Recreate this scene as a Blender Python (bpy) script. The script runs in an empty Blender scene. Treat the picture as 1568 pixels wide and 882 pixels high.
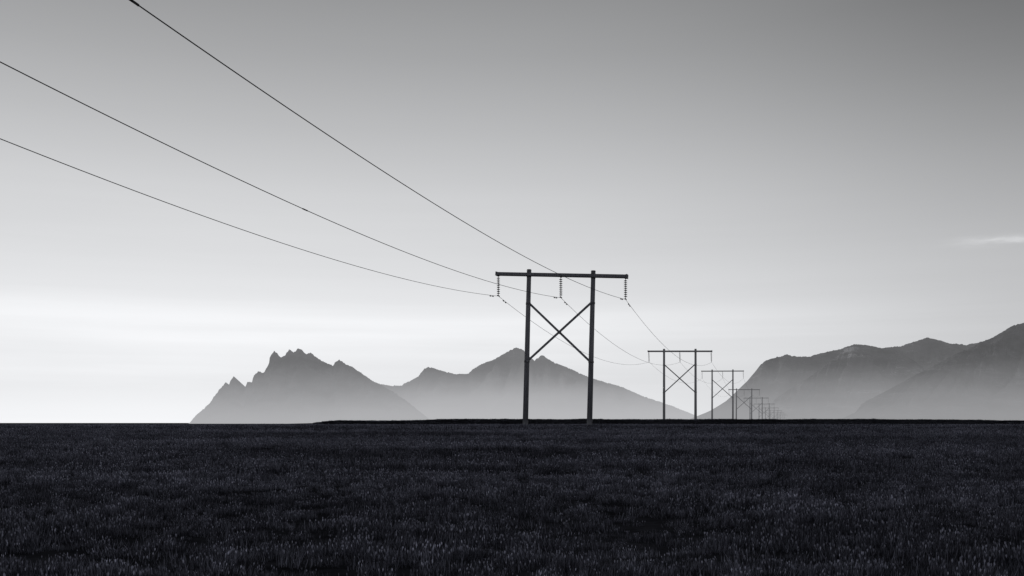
import bpy, math, random
import numpy as np
from mathutils import Vector, Matrix, noise
random.seed(4); np.random.seed(4)
scene=bpy.context.scene
F=1524.4; EYE=1.6; HY=647.5
def lin(s):
    s=s/255.0
    return s/12.92 if s<=.04045 else ((s+.055)/1.055)**2.4
def smooth(a,b,x):
    t=min(1,max(0,(x-a)/(b-a))); return t*t*(3-2*t)

# ------------------------------------------------------------- camera
cam=bpy.data.cameras.new("camera"); co=bpy.data.objects.new("camera",cam)
scene.collection.objects.link(co); co.location=(0,0,EYE); co.rotation_euler=(math.radians(90),0,0)
cam.lens=35; cam.sensor_width=36; cam.shift_y=(HY-441)/1568; cam.clip_start=.1; cam.clip_end=80000
scene.camera=co
scene.view_settings.view_transform='Standard'; scene.view_settings.look='None'; scene.view_settings.exposure=0

# ------------------------------------------------------------- node helper
class N:
    def __init__(s,tree): s.t=tree; s.n=tree.nodes; s.l=tree.links
    def new(s,ty,**k):
        n=s.n.new(ty)
        for a,b in k.items(): setattr(n,a,b)
        return n
    def put(s,v,sock):
        if isinstance(v,(int,float)): sock.default_value=v
        elif isinstance(v,(tuple,list)): sock.default_value=v
        else: s.l.new(v,sock)
    def m(s,op,a,b=0.0,c=0.0,clamp=False):
        n=s.new('ShaderNodeMath',operation=op,use_clamp=clamp)
        s.put(a,n.inputs[0]); s.put(b,n.inputs[1]); s.put(c,n.inputs[2]); return n.outputs[0]
    def mr(s,v,a,b,c,d,smoothstep=True):
        n=s.new('ShaderNodeMapRange'); n.interpolation_type='SMOOTHSTEP' if smoothstep else 'LINEAR'
        s.put(v,n.inputs[0])
        for i,q in enumerate((a,b,c,d)): s.put(q,n.inputs[i+1])
        return n.outputs[0]
    def comb(s,x,y,z):
        n=s.new('ShaderNodeCombineXYZ'); s.put(x,n.inputs[0]); s.put(y,n.inputs[1]); s.put(z,n.inputs[2]); return n.outputs[0]
    def noise(s,vec,scale,detail=4,rough=.55):
        n=s.new('ShaderNodeTexNoise'); s.put(vec,n.inputs['Vector']); n.inputs['Scale'].default_value=scale
        n.inputs['Detail'].default_value=detail; n.inputs['Roughness'].default_value=rough; return n.outputs[0]
    def ramp(s,v,pts):
        n=s.new('ShaderNodeValToRGB'); s.put(v,n.inputs[0]); r=n.color_ramp
        while len(r.elements)<len(pts): r.elements.new(.5)
        for e,(p,c) in zip(r.elements,pts):
            e.position=p; e.color=(c,c,c,1)
        return n.outputs[0]

# ------------------------------------------------------------- sky
SUN_AZ=-20.0; SUN_EL=9.0
w=bpy.data.worlds.new("World"); scene.world=w; w.use_nodes=True
w.node_tree.nodes.clear(); n=N(w.node_tree)
tc=n.new('ShaderNodeTexCoord'); sep=n.new('ShaderNodeSeparateXYZ'); n.l.new(tc.outputs['Generated'],sep.inputs[0])
X,Y,Z=sep.outputs
hl=n.m('SQRT',n.m('ADD',n.m('MULTIPLY',X,X),n.m('MULTIPLY',Y,Y)))
hl=n.m('MAXIMUM',hl,1e-4)
e=n.m('DIVIDE',Z,hl)
az=n.m('ARCTAN2',X,Y)
st=n.noise(n.comb(n.m('MULTIPLY',az,1.8),n.m('MULTIPLY',e,15),3.1),1.0,5,.55)
st2=n.noise(n.comb(n.m('MULTIPLY',az,2.6),n.m('MULTIPLY',e,85),9.1),1.0,4,.55)
e2=n.m('ADD',e,n.m('MULTIPLY',n.m('SUBTRACT',st,.5),.05))
e2=n.m('ADD',e2,n.m('MULTIPLY',n.m('SUBTRACT',st2,.5),.022))
es=n.m('DIVIDE',e2,1.0,clamp=True)
L=[(0,243),(.012,240),(.035,232),(.07,236),(.104,243),(.122,229),(.165,219),(.228,207),(.293,187),(.36,167),(.43,149),(.7,120),(1,100)]
R=[(0,192),(.04,197),(.10,197),(.15,188),(.2,174),(.27,151),(.33,130),(.39,112),(.6,98),(1,85)]
cl=n.ramp(es,[(p,lin(v)) for p,v in L]); cr=n.ramp(es,[(p,lin(v)) for p,v in R])
ga=math.radians(SUN_AZ)
cosd=n.m('DIVIDE',n.m('ADD',n.m('MULTIPLY',X,math.sin(ga)),n.m('MULTIPLY',Y,math.cos(ga))),hl)
fa=n.mr(cosd,.62,.99,0,1)
mx=n.new('ShaderNodeMix',data_type='RGBA'); n.l.new(fa,mx.inputs[0]); n.l.new(cr,mx.inputs[6]); n.l.new(cl,mx.inputs[7])
dx=n.m('DIVIDE',n.m('SUBTRACT',az,.462),.034)
wob=n.noise(n.comb(n.m('MULTIPLY',az,22),n.m('MULTIPLY',e,90),5),1.0,5,.6)
dy=n.m('DIVIDE',n.m('SUBTRACT',n.m('ADD',e,n.m('MULTIPLY',n.m('SUBTRACT',wob,.5),.014)),.165),.0035)
g=n.m('EXPONENT',n.m('MULTIPLY',n.m('ADD',n.m('MULTIPLY',dx,dx),n.m('MULTIPLY',dy,dy)),-1.0))
wn=n.noise(n.comb(n.m('MULTIPLY',az,60),n.m('MULTIPLY',e,400),0),1.0,4,.6)
g=n.m('MULTIPLY',g,n.m('MULTIPLY',wn,.28))
ad=n.new('ShaderNodeMix',data_type='RGBA',blend_type='ADD'); ad.inputs[0].default_value=1
n.l.new(mx.outputs[2],ad.inputs[6]); n.l.new(g,ad.inputs[7])
veil=n.m('MULTIPLY',n.mr(st,.3,.7,.955,1.035,False),n.mr(st2,.3,.7,.98,1.015,False))
sky=n.new('ShaderNodeTexSky'); sky.sky_type='NISHITA'; sky.sun_disc=False
sky.sun_elevation=math.radians(SUN_EL); sky.sun_rotation=math.radians(SUN_AZ)
bw=n.new('ShaderNodeRGBToBW'); n.l.new(sky.outputs[0],bw.inputs[0])
b1=n.new('ShaderNodeBackground'); n.l.new(bw.outputs[0],b1.inputs[0]); b1.inputs[1].default_value=.001
b2=n.new('ShaderNodeBackground')
tint=n.new('ShaderNodeMix',data_type='RGBA',blend_type='MULTIPLY'); tint.inputs[0].default_value=1
n.l.new(ad.outputs[2],tint.inputs[6]); tint.inputs[7].default_value=(.983,.993,1.015,1)
n.l.new(tint.outputs[2],b2.inputs[0]); n.l.new(veil,b2.inputs[1])
ash=n.new('ShaderNodeAddShader'); n.l.new(b1.outputs[0],ash.inputs[0]); n.l.new(b2.outputs[0],ash.inputs[1])
wo=n.new('ShaderNodeOutputWorld'); n.l.new(ash.outputs[0],wo.inputs[0])

sl=bpy.data.lights.new("sun",'SUN'); sl.energy=.8; sl.angle=math.radians(10); sl.color=(1,.98,.96)
so=bpy.data.objects.new("sun",sl); scene.collection.objects.link(so)
sd=Vector((math.sin(ga)*math.cos(math.radians(SUN_EL)),math.cos(ga)*math.cos(math.radians(SUN_EL)),math.sin(math.radians(SUN_EL))))
so.rotation_euler=sd.to_track_quat('Z','Y').to_euler(); so.location=(-30,60,40)

# ------------------------------------------------------------- materials
def newmat(name):
    m=bpy.data.materials.new(name); m.use_nodes=True; m.node_tree.nodes.clear(); return m,N(m.node_tree)
def out(n,sh):
    o=n.new('ShaderNodeOutputMaterial'); n.l.new(sh,o.inputs[0])
def pos(n): return n.new('ShaderNodeNewGeometry').outputs['Position']
def wood_mat(name,base):
    m,n=newmat(name); p=pos(n)
    tcn=n.new('ShaderNodeTexCoord'); mp=n.new('ShaderNodeMapping'); n.l.new(tcn.outputs['Object'],mp.inputs[0]); mp.inputs['Scale'].default_value=(14,14,.7)
    g=n.noise(mp.outputs[0],1.0,5,.65)
    v=n.mr(g,.25,.75,.6,1.5)
    c=n.new('ShaderNodeMix',data_type='RGBA',blend_type='MULTIPLY'); c.inputs[0].default_value=1
    c.inputs[6].default_value=(*base,1); n.l.new(v,c.inputs[7])
    b=n.new('ShaderNodeBsdfPrincipled'); n.l.new(c.outputs[2],b.inputs['Base Color']); b.inputs['Roughness'].default_value=.75
    b.inputs['Specular IOR Level'].default_value=.25
    bp=n.new('ShaderNodeBump'); bp.inputs['Strength'].default_value=.5; bp.inputs['Distance'].default_value=.02
    n.l.new(g,bp.inputs['Height']); n.l.new(bp.outputs[0],b.inputs['Normal'])
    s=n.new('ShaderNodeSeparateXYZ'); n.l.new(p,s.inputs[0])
    f=n.mr(s.outputs[1],70,900,0,.55,False)  # distance haze painted into the material: pale emission mixed in further along y
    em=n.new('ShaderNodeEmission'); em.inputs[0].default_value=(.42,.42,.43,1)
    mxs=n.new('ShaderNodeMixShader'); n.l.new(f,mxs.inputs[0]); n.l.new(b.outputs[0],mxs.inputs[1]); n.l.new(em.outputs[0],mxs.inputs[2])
    out(n,mxs.outputs[0])
    return m
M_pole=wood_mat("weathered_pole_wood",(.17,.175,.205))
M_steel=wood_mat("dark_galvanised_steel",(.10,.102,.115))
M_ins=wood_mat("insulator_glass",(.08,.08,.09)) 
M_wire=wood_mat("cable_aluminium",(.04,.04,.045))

# ------------------------------------------------------------- mesh helpers
class MB:
    def __init__(s): s.v=[]; s.f=[]
    def tube(s,a,b,r0,r1,seg=12,cap=True):
        a=Vector(a); b=Vector(b); d=(b-a).normalized(); q=d.to_track_quat('Z','Y'); o=len(s.v)
        for c,r in ((a,r0),(b,r1)):
            for i in range(seg):
                t=2*math.pi*i/seg; s.v.append(c+q@Vector((r*math.cos(t),r*math.sin(t),0)))
        for i in range(seg): j=(i+1)%seg; s.f.append((o+i,o+j,o+seg+j,o+seg+i))
        if cap: s.f.append(tuple(o+i for i in range(seg))[::-1]); s.f.append(tuple(o+seg+i for i in range(seg)))
    def beam(s,a,b,wd,ht,up=Vector((0,0,1)),ch=.015):
        a=Vector(a); b=Vector(b); d=(b-a).normalized(); side=d.cross(up).normalized(); u=side.cross(d).normalized(); o=len(s.v)
        w2,h2=wd/2,ht/2
        pr=[(-w2+ch,-h2),(w2-ch,-h2),(w2,-h2+ch),(w2,h2-ch),(w2-ch,h2),(-w2+ch,h2),(-w2,h2-ch),(-w2,-h2+ch)]
        for c in (a,b):
            for x,y in pr: s.v.append(c+side*x+u*y)
        for i in range(8): j=(i+1)%8; s.f.append((o+i,o+j,o+8+j,o+8+i))
        s.f.append(tuple(o+i for i in range(8))[::-1]); s.f.append(tuple(o+8+i for i in range(8)))
    def lathe(s,c,ax,prof,seg=14):
        q=Vector(ax).normalized().to_track_quat('Z','Y'); o=len(s.v)
        for z,r in prof:
            for i in range(seg):
                t=2*math.pi*i/seg; s.v.append(Vector(c)+q@Vector((r*math.cos(t),r*math.sin(t),z)))
        for k in range(len(prof)-1):
            for i in range(seg):
                j=(i+1)%seg; s.f.append((o+k*seg+i,o+k*seg+j,o+(k+1)*seg+j,o+(k+1)*seg+i))
    def obj(s,name,mat,parent=None,smooth=False):
        me=bpy.data.meshes.new(name); me.from_pydata([tuple(x) for x in s.v],[],s.f); me.update()
        if smooth: me.polygons.foreach_set('use_smooth',[True]*len(me.polygons))
        ob=bpy.data.objects.new(name,me); me.materials.append(mat); scene.collection.objects.link(ob)
        if parent: ob.parent=parent
        return ob

# ------------------------------------------------------------- ground height
pyl=[(-21.5,-9.0,1.0,13.66,0.6,4.0),(3.56,78.6,1.35,11.95,1.45,2.0),(27.9,165.6,2.0,11.55,0,1.1),(53.7,254,2.0,12.85,0,.6),(80.6,346,2.0,11.2,.3,.4)]
for i in range(1,8):
    d=346+90*i; x=80.6+26.3*i
    top={1:12.5,2:11.6,3:10.9,4:10.3,5:9.9,6:9.6,7:9.3}[i]
    pyl.append((x,d,top-11.5,11.5,0,0))
LD=Vector((.276,.961,0)).normalized(); CD=Vector((LD.y,-LD.x,0))
bases=[]
for (x,d,z,h,l,t) in pyl[:2]:
    for s in (-2.6,2.6): bases.append((x+CD.x*s,d+CD.y*s))
def gh(x,y):
    z=1.3*smooth(0,75,y)*.35+1.3*.65*min(1,max(0,(y-6)/60))
    if y<70: z+=(noise.noise(Vector((x*.11,y*.16,0)))*.07+noise.noise(Vector((x*.5,y*.5,4)))*.03)*smooth(0,10,70-y)
    if y>90:
        edge=125+noise.noise(Vector((x*.02,7,0)))*6
        lx=smooth(-27,-22,x-(y-125)*-.18)*.75+smooth(-14,-8,x+ (y-125)*.1)*.25
        hb=.72-.28*smooth(40,90,x)
        rough=noise.noise(Vector((x*.25,y*.05,2)))*.07+noise.noise(Vector((x*.9,y*.2,2)))*.05
        z+=(hb+rough)*lx*smooth(edge-3,edge,y)
    z-=2.6*smooth(360,800,y)
    if y<100:
        for bx,by in bases:
            r2=((x-bx)**2/2.2+(y-by)**2)
            if r2<20: z+=.17*math.exp(-r2/1.1)
    return z
xs=sorted(set([round(v,3) for v in list(np.arange(-60,100.01,.6))+list(np.geomspace(100,26000,45))+list(-np.geomspace(60,26000,45))]))
ys=sorted(set([round(v,3) for v in list(np.arange(-40,0,4))+list(np.arange(0,92,.5))+list(np.arange(92,140,.6))+list(np.geomspace(140,26000,70))+[-100,-500,-3000]]))
gm=MB()
for y in ys:
    for x in xs: gm.v.append((x,y,gh(x,y)))
nx=len(xs)
for j in range(len(ys)-1):
    for i in range(nx-1): gm.f.append((j*nx+i,j*nx+i+1,(j+1)*nx+i+1,(j+1)*nx+i))
mg,n=newmat("dark_field_soil"); p=pos(n)
a=n.noise(p,.12,5,.6); b_=n.noise(p,2.5,6,.7)
v=n.m('MULTIPLY',n.mr(a,.3,.7,.6,1.4),n.mr(b_,.25,.75,.5,1.5))
c=n.new('ShaderNodeMix',data_type='RGBA',blend_type='MULTIPLY'); c.inputs[0].default_value=1; c.inputs[6].default_value=(.024,.025,.031,1); n.l.new(v,c.inputs[7])
bs=n.new('ShaderNodeBsdfDiffuse'); n.l.new(c.outputs[2],bs.inputs[0])
bp=n.new('ShaderNodeBump'); bp.inputs['Strength'].default_value=.8; bp.inputs['Distance'].default_value=.08; n.l.new(b_,bp.inputs['Height']); n.l.new(bp.outputs[0],bs.inputs['Normal'])
out(n,bs.outputs[0])
gm.obj("ground",mg,smooth=True)

# ------------------------------------------------------------- pylons
attach=[]
def pylon(x,d,z,h,lean,tilt,detail):
    e=bpy.data.objects.new("power_line_pylon",None); scene.collection.objects.link(e)
    rotz=math.atan2(CD.y,CD.x)
    e.matrix_world=Matrix.Translation((x,d,z))@Matrix.Rotation(rotz,4,'Z')@Matrix.Rotation(math.radians(lean),4,'Y')
    seg=16 if detail else 8
    T=math.tan(math.radians(tilt))
    s=2.6
    for nm,u in (("left_pole",-s),("right_pole",s)):
        b=MB(); zc=h-u*T
        b.tube((u,0,-.5),(u,0,zc+.28),.225,.175,seg)
        b.obj(nm,M_pole,e,True)
        b=MB(); b.tube((u,0,zc+.28),(u,0,zc+.36),.20,.16,seg); 
        b.tube((u,0,zc-.28),(u,0,zc+.20),.188,.186,seg)
        b.tube((u,0,h-2.35),(u,0,h-2.2),.205,.205,seg)
        b.tube((u,0,h-6.95),(u,0,h-6.8),.225,.225,seg)
        b.obj(nm+"_bands",M_steel,e,True)
    ca=MB()
    for off in (-.245,.245):
        ca.beam((-5.25,off,h+5.25*T-.05),(5.25,off,h-5.25*T-.05),.09,.24)
    for u in (-5.15,0,5.15,-s-.35,s+.35):
        ca.beam((u,-.199,h-u*T-.05),(u,.199,h-u*T-.05),.10,.20)
    ca.beam((-5.32,0,h+5.32*T-.05),(-5.20,0,h+5.20*T-.05),.58,.31); ca.beam((5.20,0,h-5.20*T-.05),(5.32,0,h-5.32*T-.05),.58,.31)
    ca.obj("crossarm",M_pole,e)
    br=MB(); y0=.20
    br.beam((-s+.05,y0,h-2.25),(s-.05,y0,h-6.9),.10,.17); br.beam((s-.05,-y0,h-2.25),(-s+.05,-y0,h-6.9),.10,.17)
    br.obj("x_brace",M_pole,e)
    bb=MB(); bb.tube((0,-.26,h-4.575),(0,.26,h-4.575),.11,.11,10); bb.obj("brace_bolt",M_steel,e)
    att=[]
    for nm,u in (("left_insulator",-5.15),("middle_insulator",0),("right_insulator",5.15)):
        zt=h-u*T-.17; b=MB()
        sw=Vector((.03,0,-1)).normalized()
        top=Vector((u,0,zt)); 
        b.tube(top,top+sw*1.62,.022,.022,8)
        nd=9 if detail else 6
        for k in range(nd):
            cz=.22+k*(1.22/(nd-1)); 
            b.lathe(top+sw*cz,-sw,[(.05,.03),(.04,.07),(-.005,.135),(-.02,.13),(-.02,.03)],12 if detail else 7)
        bot=top+sw*1.66
        b.tube(bot+Vector((0,-.28,.03)),bot+Vector((0,.28,.03)),.045,.045,8)
        b.obj(nm,M_ins,e,True)
        att.append(e.matrix_world@bot)
        if detail:
            hk=MB(); hk.lathe(top,(0,1,0),[(-.12,.05),(-.12,.08),(.12,.08),(.12,.05)],10); hk.obj(nm+"_hook",M_steel,e)
    attach.append(att)
for i,pp in enumerate(pyl): pylon(*pp,detail=i<3)

# ------------------------------------------------------------- cables
sag0=[2.49,2.42,2.10]
def ring_tube(pts,r,seg=6):
    b=MB()
    for k,pnt in enumerate(pts):
        d=(pts[min(k+1,len(pts)-1)]-pts[max(k-1,0)]).normalized(); q=d.to_track_quat('Z','Y')
        for i in range(seg):
            t=2*math.pi*i/seg; b.v.append(pnt+q@Vector((r*math.cos(t),r*math.sin(t),0)))
    for k in range(len(pts)-1):
        for i in range(seg):
            j=(i+1)%seg; b.f.append((k*seg+i,k*seg+j,(k+1)*seg+j,(k+1)*seg+i))
    return b
for c in range(3):
    pts=[]
    for s in range(len(attach)-1):
        A,B=attach[s][c],attach[s+1][c]; sg=sag0[c] if s==0 else 2.3
        K=60 if s<2 else 24
        for k in range(K+(s==len(attach)-2)):
            t=k/K; q=A.lerp(B,t); q.z-=sg*4*t*(1-t); pts.append(q)
    b=ring_tube(pts,.014)
    def at(t,s=0):
        A,B=attach[s][c],attach[s+1][c]; q=A.lerp(B,t); q.z-=(sag0[c] if s==0 else 2.3)*4*t*(1-t); return q
    if c==2: b.tube(at(.346),at(.350),.028,.028,8)
    if c==1: b.tube(at(.533),at(.537),.026,.026,8)
    for tt in (.975,.982): b.tube(at(tt)-Vector((0,0,.06)),at(tt+.003)-Vector((0,0,.06)),.04,.04,8)
    for tt in (.015,.022): b.tube(at(tt,1)-Vector((0,0,.06)),at(tt+.003,1)-Vector((0,0,.06)),.04,.04,8)
    b.obj("power_cable",M_wire,None,True)

# ------------------------------------------------------------- mountains
def mount_mat(name,base,haze,ftop,fbot,z0,z1,patch,D):
    m,n=newmat(name); p=pos(n); s=n.new('ShaderNodeSeparateXYZ'); n.l.new(p,s.inputs[0])
    sc=1.0/D
    mp=n.new('ShaderNodeMapping'); n.l.new(p,mp.inputs[0]); mp.inputs['Scale'].default_value=(60*sc,12*sc,110*sc); mp.inputs['Rotation'].default_value=(0,math.radians(-35),0)
    a=n.noise(mp.outputs[0],1.0,9,.68)
    mp2=n.new('ShaderNodeMapping'); n.l.new(p,mp2.inputs[0]); mp2.inputs['Scale'].default_value=(20*sc,9*sc,120*sc); mp2.inputs['Rotation'].default_value=(0,math.radians(-12),0)
    b2=n.noise(mp2.outputs[0],1.0,8,.66)
    pt=n.mr(b2,.53,.68,0,patch)
    v=n.m('ADD',n.mr(a,.3,.7,.2,1.8),pt)
    c=n.new('ShaderNodeMix',data_type='RGBA',blend_type='MULTIPLY'); c.inputs[0].default_value=1; c.inputs[6].default_value=(*base,1); n.l.new(v,c.inputs[7])
    d=n.new('ShaderNodeBsdfDiffuse'); n.l.new(c.outputs[2],d.inputs[0])
    bp=n.new('ShaderNodeBump'); bp.inputs['Strength'].default_value=1; bp.inputs['Distance'].default_value=D*.006; n.l.new(a,bp.inputs['Height']); n.l.new(bp.outputs[0],d.inputs['Normal'])
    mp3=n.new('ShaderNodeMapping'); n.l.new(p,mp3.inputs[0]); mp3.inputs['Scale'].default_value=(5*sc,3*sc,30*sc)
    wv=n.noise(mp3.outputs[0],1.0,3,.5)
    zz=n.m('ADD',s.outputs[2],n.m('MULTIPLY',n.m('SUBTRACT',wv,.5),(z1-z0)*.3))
    f=n.mr(zz,z0,z1,fbot,ftop,True)  # valley haze painted into the rock as emission, thinning with height
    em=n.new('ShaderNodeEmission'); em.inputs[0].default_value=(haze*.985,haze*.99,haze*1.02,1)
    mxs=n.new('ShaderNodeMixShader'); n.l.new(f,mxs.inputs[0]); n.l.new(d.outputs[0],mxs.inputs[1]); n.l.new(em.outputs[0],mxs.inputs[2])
    out(n,mxs.outputs[0]); return m
def mountain(name,prof,D,W,mat,cols,rows=34,jit=1.0,seed=0,spur=.4,slant=40):
    px=np.array([q[0] for q in prof],float); py=np.array([q[1] for q in prof],float)
    xs_=np.linspace(px[0],px[-1],cols); b=MB(); H=[]
    for x in xs_:
        y=float(np.interp(x,px,py))
        j=(noise.noise(Vector((x*.12,seed,0)))*1.0+noise.noise(Vector((x*.35,seed,3)))*1.3+noise.noise(Vector((x*.9,seed,6)))*1.0)*jit
        am=min(1,max(0,(HY-y)/25)); y-=j*am
        H.append((HY-y)/F*D)
    ts=[-.9,-.6,-.35,-.18,-.08,-.03]+[ (k/rows)**1.25 for k in range(rows+1)]
    for t in ts:
        for i,x in enumerate(xs_):
            h=H[i]; yy=D-t*W; taper=yy/D if t>0 else 1.0
            X0=(x-784)/F*D*taper
            if t>=0:
                wx=x+slant*t+noise.noise(Vector((x*.03,t*3,seed+50)))*22*t
                rd=1-abs(noise.noise(Vector((wx*.03,t*1.3,seed+20))))*2
                rd2=1-abs(noise.noise(Vector((wx*.08,t*2.5,seed+30))))*2
                rd3=1-abs(noise.noise(Vector((wx*.2,t*7.,seed+40))))*2
                z=h*((1-t)**1.1)+h*spur*(rd*.7+rd2*.4+rd3*.15-.75)*min(1,5*t)*(1-t)
                z=min(z,h*taper*(1-.5*t))
                z=z*(1-smooth(.8,1,t))-8*smooth(.6,1,t)
            else:
                z=h*(1+t*.95)-10*abs(t)
            b.v.append((X0,yy,EYE+z))
    nc=cols
    for r in range(len(ts)-1):
        for i in range(nc-1): b.f.append((r*nc+i,r*nc+i+1,(r+1)*nc+i+1,(r+1)*nc+i))
    return b.obj(name,mat,None,True)

A=[(284,652),(290,648),(300,636),(312,626),(322,616),(331,603),(338,594),(343,589),(346,585),(349,593),(352,586),(355,580),(358,576),(361,585),(366,596),(371,601),(376,592),(379,585),(386,585),(389,574),(396,569),(404,571),(409,562),(412,556),(413,547),(420,537),(424,541),(430,548),(437,543),(443,535),(450,540),(456,533),(462,536),(468,542),(476,540),(483,546),(490,551),(500,556),(510,560),(514,554),(520,551),(530,558),(540,562),(550,569),(560,576),(570,583),(585,590),(600,599),(620,612),(645,632),(665,650)]
B=[(540,650),(560,615),(583,588),(600,591),(615,590),(628,583),(640,577),(648,566),(656,562),(668,565),(684,570),(700,573),(718,572),(722,567),(736,558),(755,551),(775,540),(790,532),(798,534),(806,540),(812,548),(818,552),(824,548),(830,543),(838,549),(850,556),(865,561),(880,568),(900,577),(925,585),(945,590),(965,598),(985,607),(1010,615),(1030,622),(1050,630),(1065,636),(1080,647)]
C=[(1060,650),(1068,640),(1085,632),(1105,620),(1125,606),(1140,588),(1155,572),(1165,558),(1172,552),(1190,547),(1205,543),(1220,546),(1240,546),(1260,540),(1285,535),(1305,528),(1330,531),(1350,533),(1380,530),(1400,523),(1420,517),(1435,520),(1455,526),(1480,528),(1500,524),(1520,518),(1540,512),(1700,500),(1900,540),(2100,650)]
C2=[(1130,650),(1160,632),(1190,610),(1215,592),(1240,577),(1262,560),(1285,543),(1298,532),(1308,527),(1325,528),(1345,532),(1370,538),(1400,552),(1440,585),(1500,650)]
C3=[(1270,650),(1300,634),(1330,614),(1360,598),(1395,578),(1430,560),(1465,541),(1490,531),(1502,524),(1520,517),(1540,505),(1552,498),(1568,494),(1600,484),(1660,470),(1750,450),(1850,470),(2000,560),(2150,650)]
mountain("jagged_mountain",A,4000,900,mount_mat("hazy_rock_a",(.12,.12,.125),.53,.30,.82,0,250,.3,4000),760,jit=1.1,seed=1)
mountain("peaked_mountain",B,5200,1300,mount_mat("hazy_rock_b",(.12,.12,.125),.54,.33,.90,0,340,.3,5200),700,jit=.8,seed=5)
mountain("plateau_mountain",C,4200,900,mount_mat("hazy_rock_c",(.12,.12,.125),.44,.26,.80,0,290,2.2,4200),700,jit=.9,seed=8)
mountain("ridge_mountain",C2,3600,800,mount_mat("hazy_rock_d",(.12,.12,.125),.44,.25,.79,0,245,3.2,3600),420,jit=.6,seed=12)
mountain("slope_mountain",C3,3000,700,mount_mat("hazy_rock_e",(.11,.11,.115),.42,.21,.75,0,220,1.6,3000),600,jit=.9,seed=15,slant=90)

# ------------------------------------------------------------- grass
def blade_mat():
    m,n=newmat("dark_meadow_grass"); p=pos(n)
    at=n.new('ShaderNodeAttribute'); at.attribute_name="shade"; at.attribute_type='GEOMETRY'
    mp=n.new('ShaderNodeMapping'); n.l.new(p,mp.inputs[0]); mp.inputs['Scale'].default_value=(.05,.17,0)
    a=n.noise(mp.outputs[0],1.0,5,.65)
    mp2=n.new('ShaderNodeMapping'); n.l.new(p,mp2.inputs[0]); mp2.inputs['Scale'].default_value=(1.6,1.8,0)
    b=n.noise(mp2.outputs[0],1.0,4,.65)
    v=n.m('MULTIPLY',n.mr(a,.34,.66,.6,1.4),n.mr(b,.3,.7,.6,1.4))
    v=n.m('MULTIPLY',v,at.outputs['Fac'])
    c=n.new('ShaderNodeMix',data_type='RGBA',blend_type='MULTIPLY'); c.inputs[0].default_value=1; c.inputs[6].default_value=(.100,.104,.136,1); n.l.new(v,c.inputs[7])
    d=n.new('ShaderNodeBsdfDiffuse'); n.l.new(c.outputs[2],d.inputs[0])
    t=n.new('ShaderNodeBsdfTranslucent'); n.l.new(c.outputs[2],t.inputs[0])
    mxs=n.new('ShaderNodeMixShader'); mxs.inputs[0].default_value=.35; n.l.new(d.outputs[0],mxs.inputs[1]); n.l.new(t.outputs[0],mxs.inputs[2])
    out(n,mxs.outputs[0]); return m
MG=blade_mat()
def clump(name,R,nb,hmin,hmax,wd,seeds,rng):
    v=[];f=[];sh=[]
    for k in range(nb):
        r=R*math.sqrt(rng.random()); t=rng.random()*6.283; x=r*math.cos(t); y=r*math.sin(t)
        h=rng.uniform(hmin,hmax)*(1-.3*(r/R)); th=rng.random()*6.283; bend=rng.uniform(.1,.9)*h
        dx,dy=math.cos(th),math.sin(th); sx,sy=-dy*wd/2,dx*wd/2; o=len(v)
        for q,wf in ((0,.8),(.45,1.0),(.8,.7)):
            bx=x+dx*bend*q*q; by=y+dy*bend*q*q; z=h*q-.03
            v+= [(bx-sx*wf,by-sy*wf,z),(bx+sx*wf,by+sy*wf,z)]
        v.append((x+dx*bend,y+dy*bend,h*.97))
        f+=[(o,o+1,o+3,o+2),(o+2,o+3,o+5,o+4),(o+4,o+5,o+6)]
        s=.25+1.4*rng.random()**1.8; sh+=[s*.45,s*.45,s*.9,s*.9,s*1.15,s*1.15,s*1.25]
        if rng.random()<seeds:
            o=len(v); hx,hy,hz_=x+dx*bend,y+dy*bend,h
            ww=wd*.9; hh=.02*rng.uniform(.7,1.4)
            v+=[(hx,hy,hz_-.01),(hx+ww,hy,hz_+hh*.5),(hx,hy+ww*.3,hz_+hh),(hx-ww,hy,hz_+hh*.5)]
            f.append((o,o+1,o+2,o+3)); sh+=[rng.uniform(1.4,3.2)]*4
    me=bpy.data.meshes.new(name); me.from_pydata(v,[],f); me.materials.append(MG)
    a=me.attributes.new("shade",'FLOAT','POINT'); a.data.foreach_set('value',sh); me.update()
    return bpy.data.objects.new(name,me)
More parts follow.
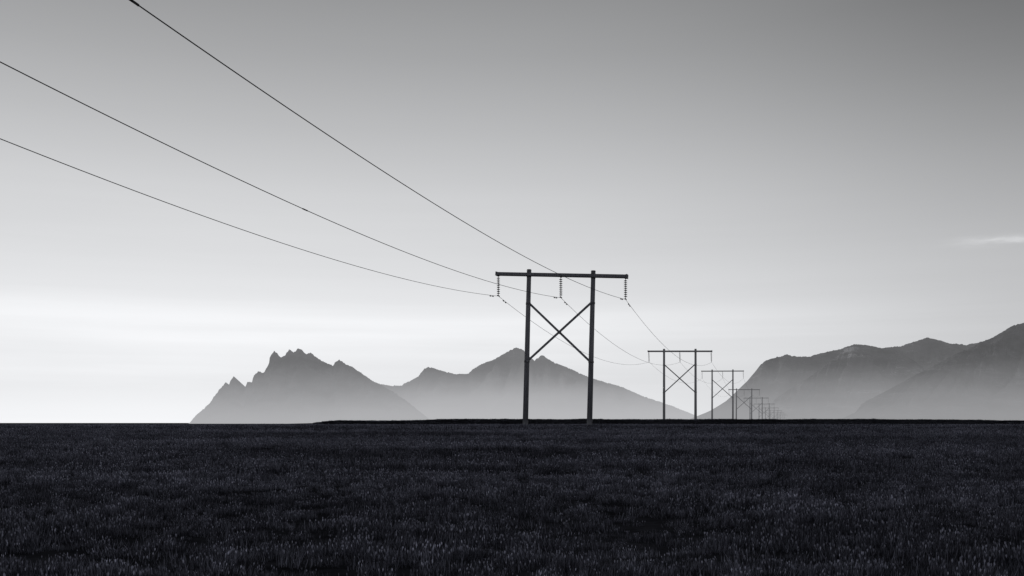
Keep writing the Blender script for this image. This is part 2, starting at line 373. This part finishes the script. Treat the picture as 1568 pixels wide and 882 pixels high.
def gn_field(name,pts,scl,coll):
    me=bpy.data.meshes.new(name); me.from_pydata(pts,[],[])
    a=me.attributes.new("scl",'FLOAT','POINT'); a.data.foreach_set('value',scl)
    ob=bpy.data.objects.new(name,me); scene.collection.objects.link(ob)
    ng=bpy.data.node_groups.new(name+"_nodes",'GeometryNodeTree')
    ng.interface.new_socket("Geometry",in_out='INPUT',socket_type='NodeSocketGeometry'); ng.interface.new_socket("Geometry",in_out='OUTPUT',socket_type='NodeSocketGeometry')
    nd=ng.nodes; L_=ng.links
    gi=nd.new('NodeGroupInput'); go=nd.new('NodeGroupOutput'); mp=nd.new('GeometryNodeMeshToPoints'); ip=nd.new('GeometryNodeInstanceOnPoints')
    ci=nd.new('GeometryNodeCollectionInfo'); ci.inputs['Collection'].default_value=coll; ci.inputs['Separate Children'].default_value=True; ci.inputs['Reset Children'].default_value=True
    ip.inputs['Pick Instance'].default_value=True
    rv=nd.new('FunctionNodeRandomValue'); rv.data_type='FLOAT_VECTOR'; rv.inputs[0].default_value=(-.12,-.12,0); rv.inputs[1].default_value=(.12,.12,6.283)
    na=nd.new('GeometryNodeInputNamedAttribute'); na.data_type='FLOAT'; na.inputs[0].default_value="scl"
    L_.new(gi.outputs[0],mp.inputs[0]); L_.new(mp.outputs[0],ip.inputs['Points']); L_.new(ci.outputs[0],ip.inputs['Instance'])
    L_.new(rv.outputs[0],ip.inputs['Rotation']); L_.new(na.outputs[0],ip.inputs['Scale']); L_.new(ip.outputs[0],go.inputs[0])
    md=ob.modifiers.new("instances",'NODES'); md.node_group=ng
    return ob
rng=random.Random(7)
def mkcoll(name,*a):
    c=bpy.data.collections.new(name)
    for i in range(6): c.objects.link(clump(name+"_tuft",*a,rng))
    return c
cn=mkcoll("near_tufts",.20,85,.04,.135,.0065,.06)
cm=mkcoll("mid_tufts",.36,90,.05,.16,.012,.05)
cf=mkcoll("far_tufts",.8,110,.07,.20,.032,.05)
def scatter(y0,y1,dens,marg):
    pts=[];sc=[]
    area=.56*(y1*y1-y0*y0)*1.06+2*marg*(y1-y0); nn=int(area*dens); wmax=.6*y1+marg
    while len(pts)<nn:
        y=rng.uniform(y0,y1); x=rng.uniform(-wmax,wmax)
        if abs(x)>.6*y+marg: continue
        if y<100 and any((x-bx)**2/2.4+(y-by)**2<.9 for bx,by in bases): continue
        s=1+.5*noise.noise(Vector((x*.35,y*.35,1)))+.8*noise.noise(Vector((x*1.8,y*1.8,1)))+rng.uniform(-.12,.2)
        s=max(.45,min(1.6,s))
        if noise.noise(Vector((x*.25,y*.4,8)))<-.38 and rng.random()<.5: continue
        pts.append((x,y,gh(x,y))); sc.append(s)
    return pts,sc
gf=bpy.data.objects.new("meadow_grass",None); scene.collection.objects.link(gf)
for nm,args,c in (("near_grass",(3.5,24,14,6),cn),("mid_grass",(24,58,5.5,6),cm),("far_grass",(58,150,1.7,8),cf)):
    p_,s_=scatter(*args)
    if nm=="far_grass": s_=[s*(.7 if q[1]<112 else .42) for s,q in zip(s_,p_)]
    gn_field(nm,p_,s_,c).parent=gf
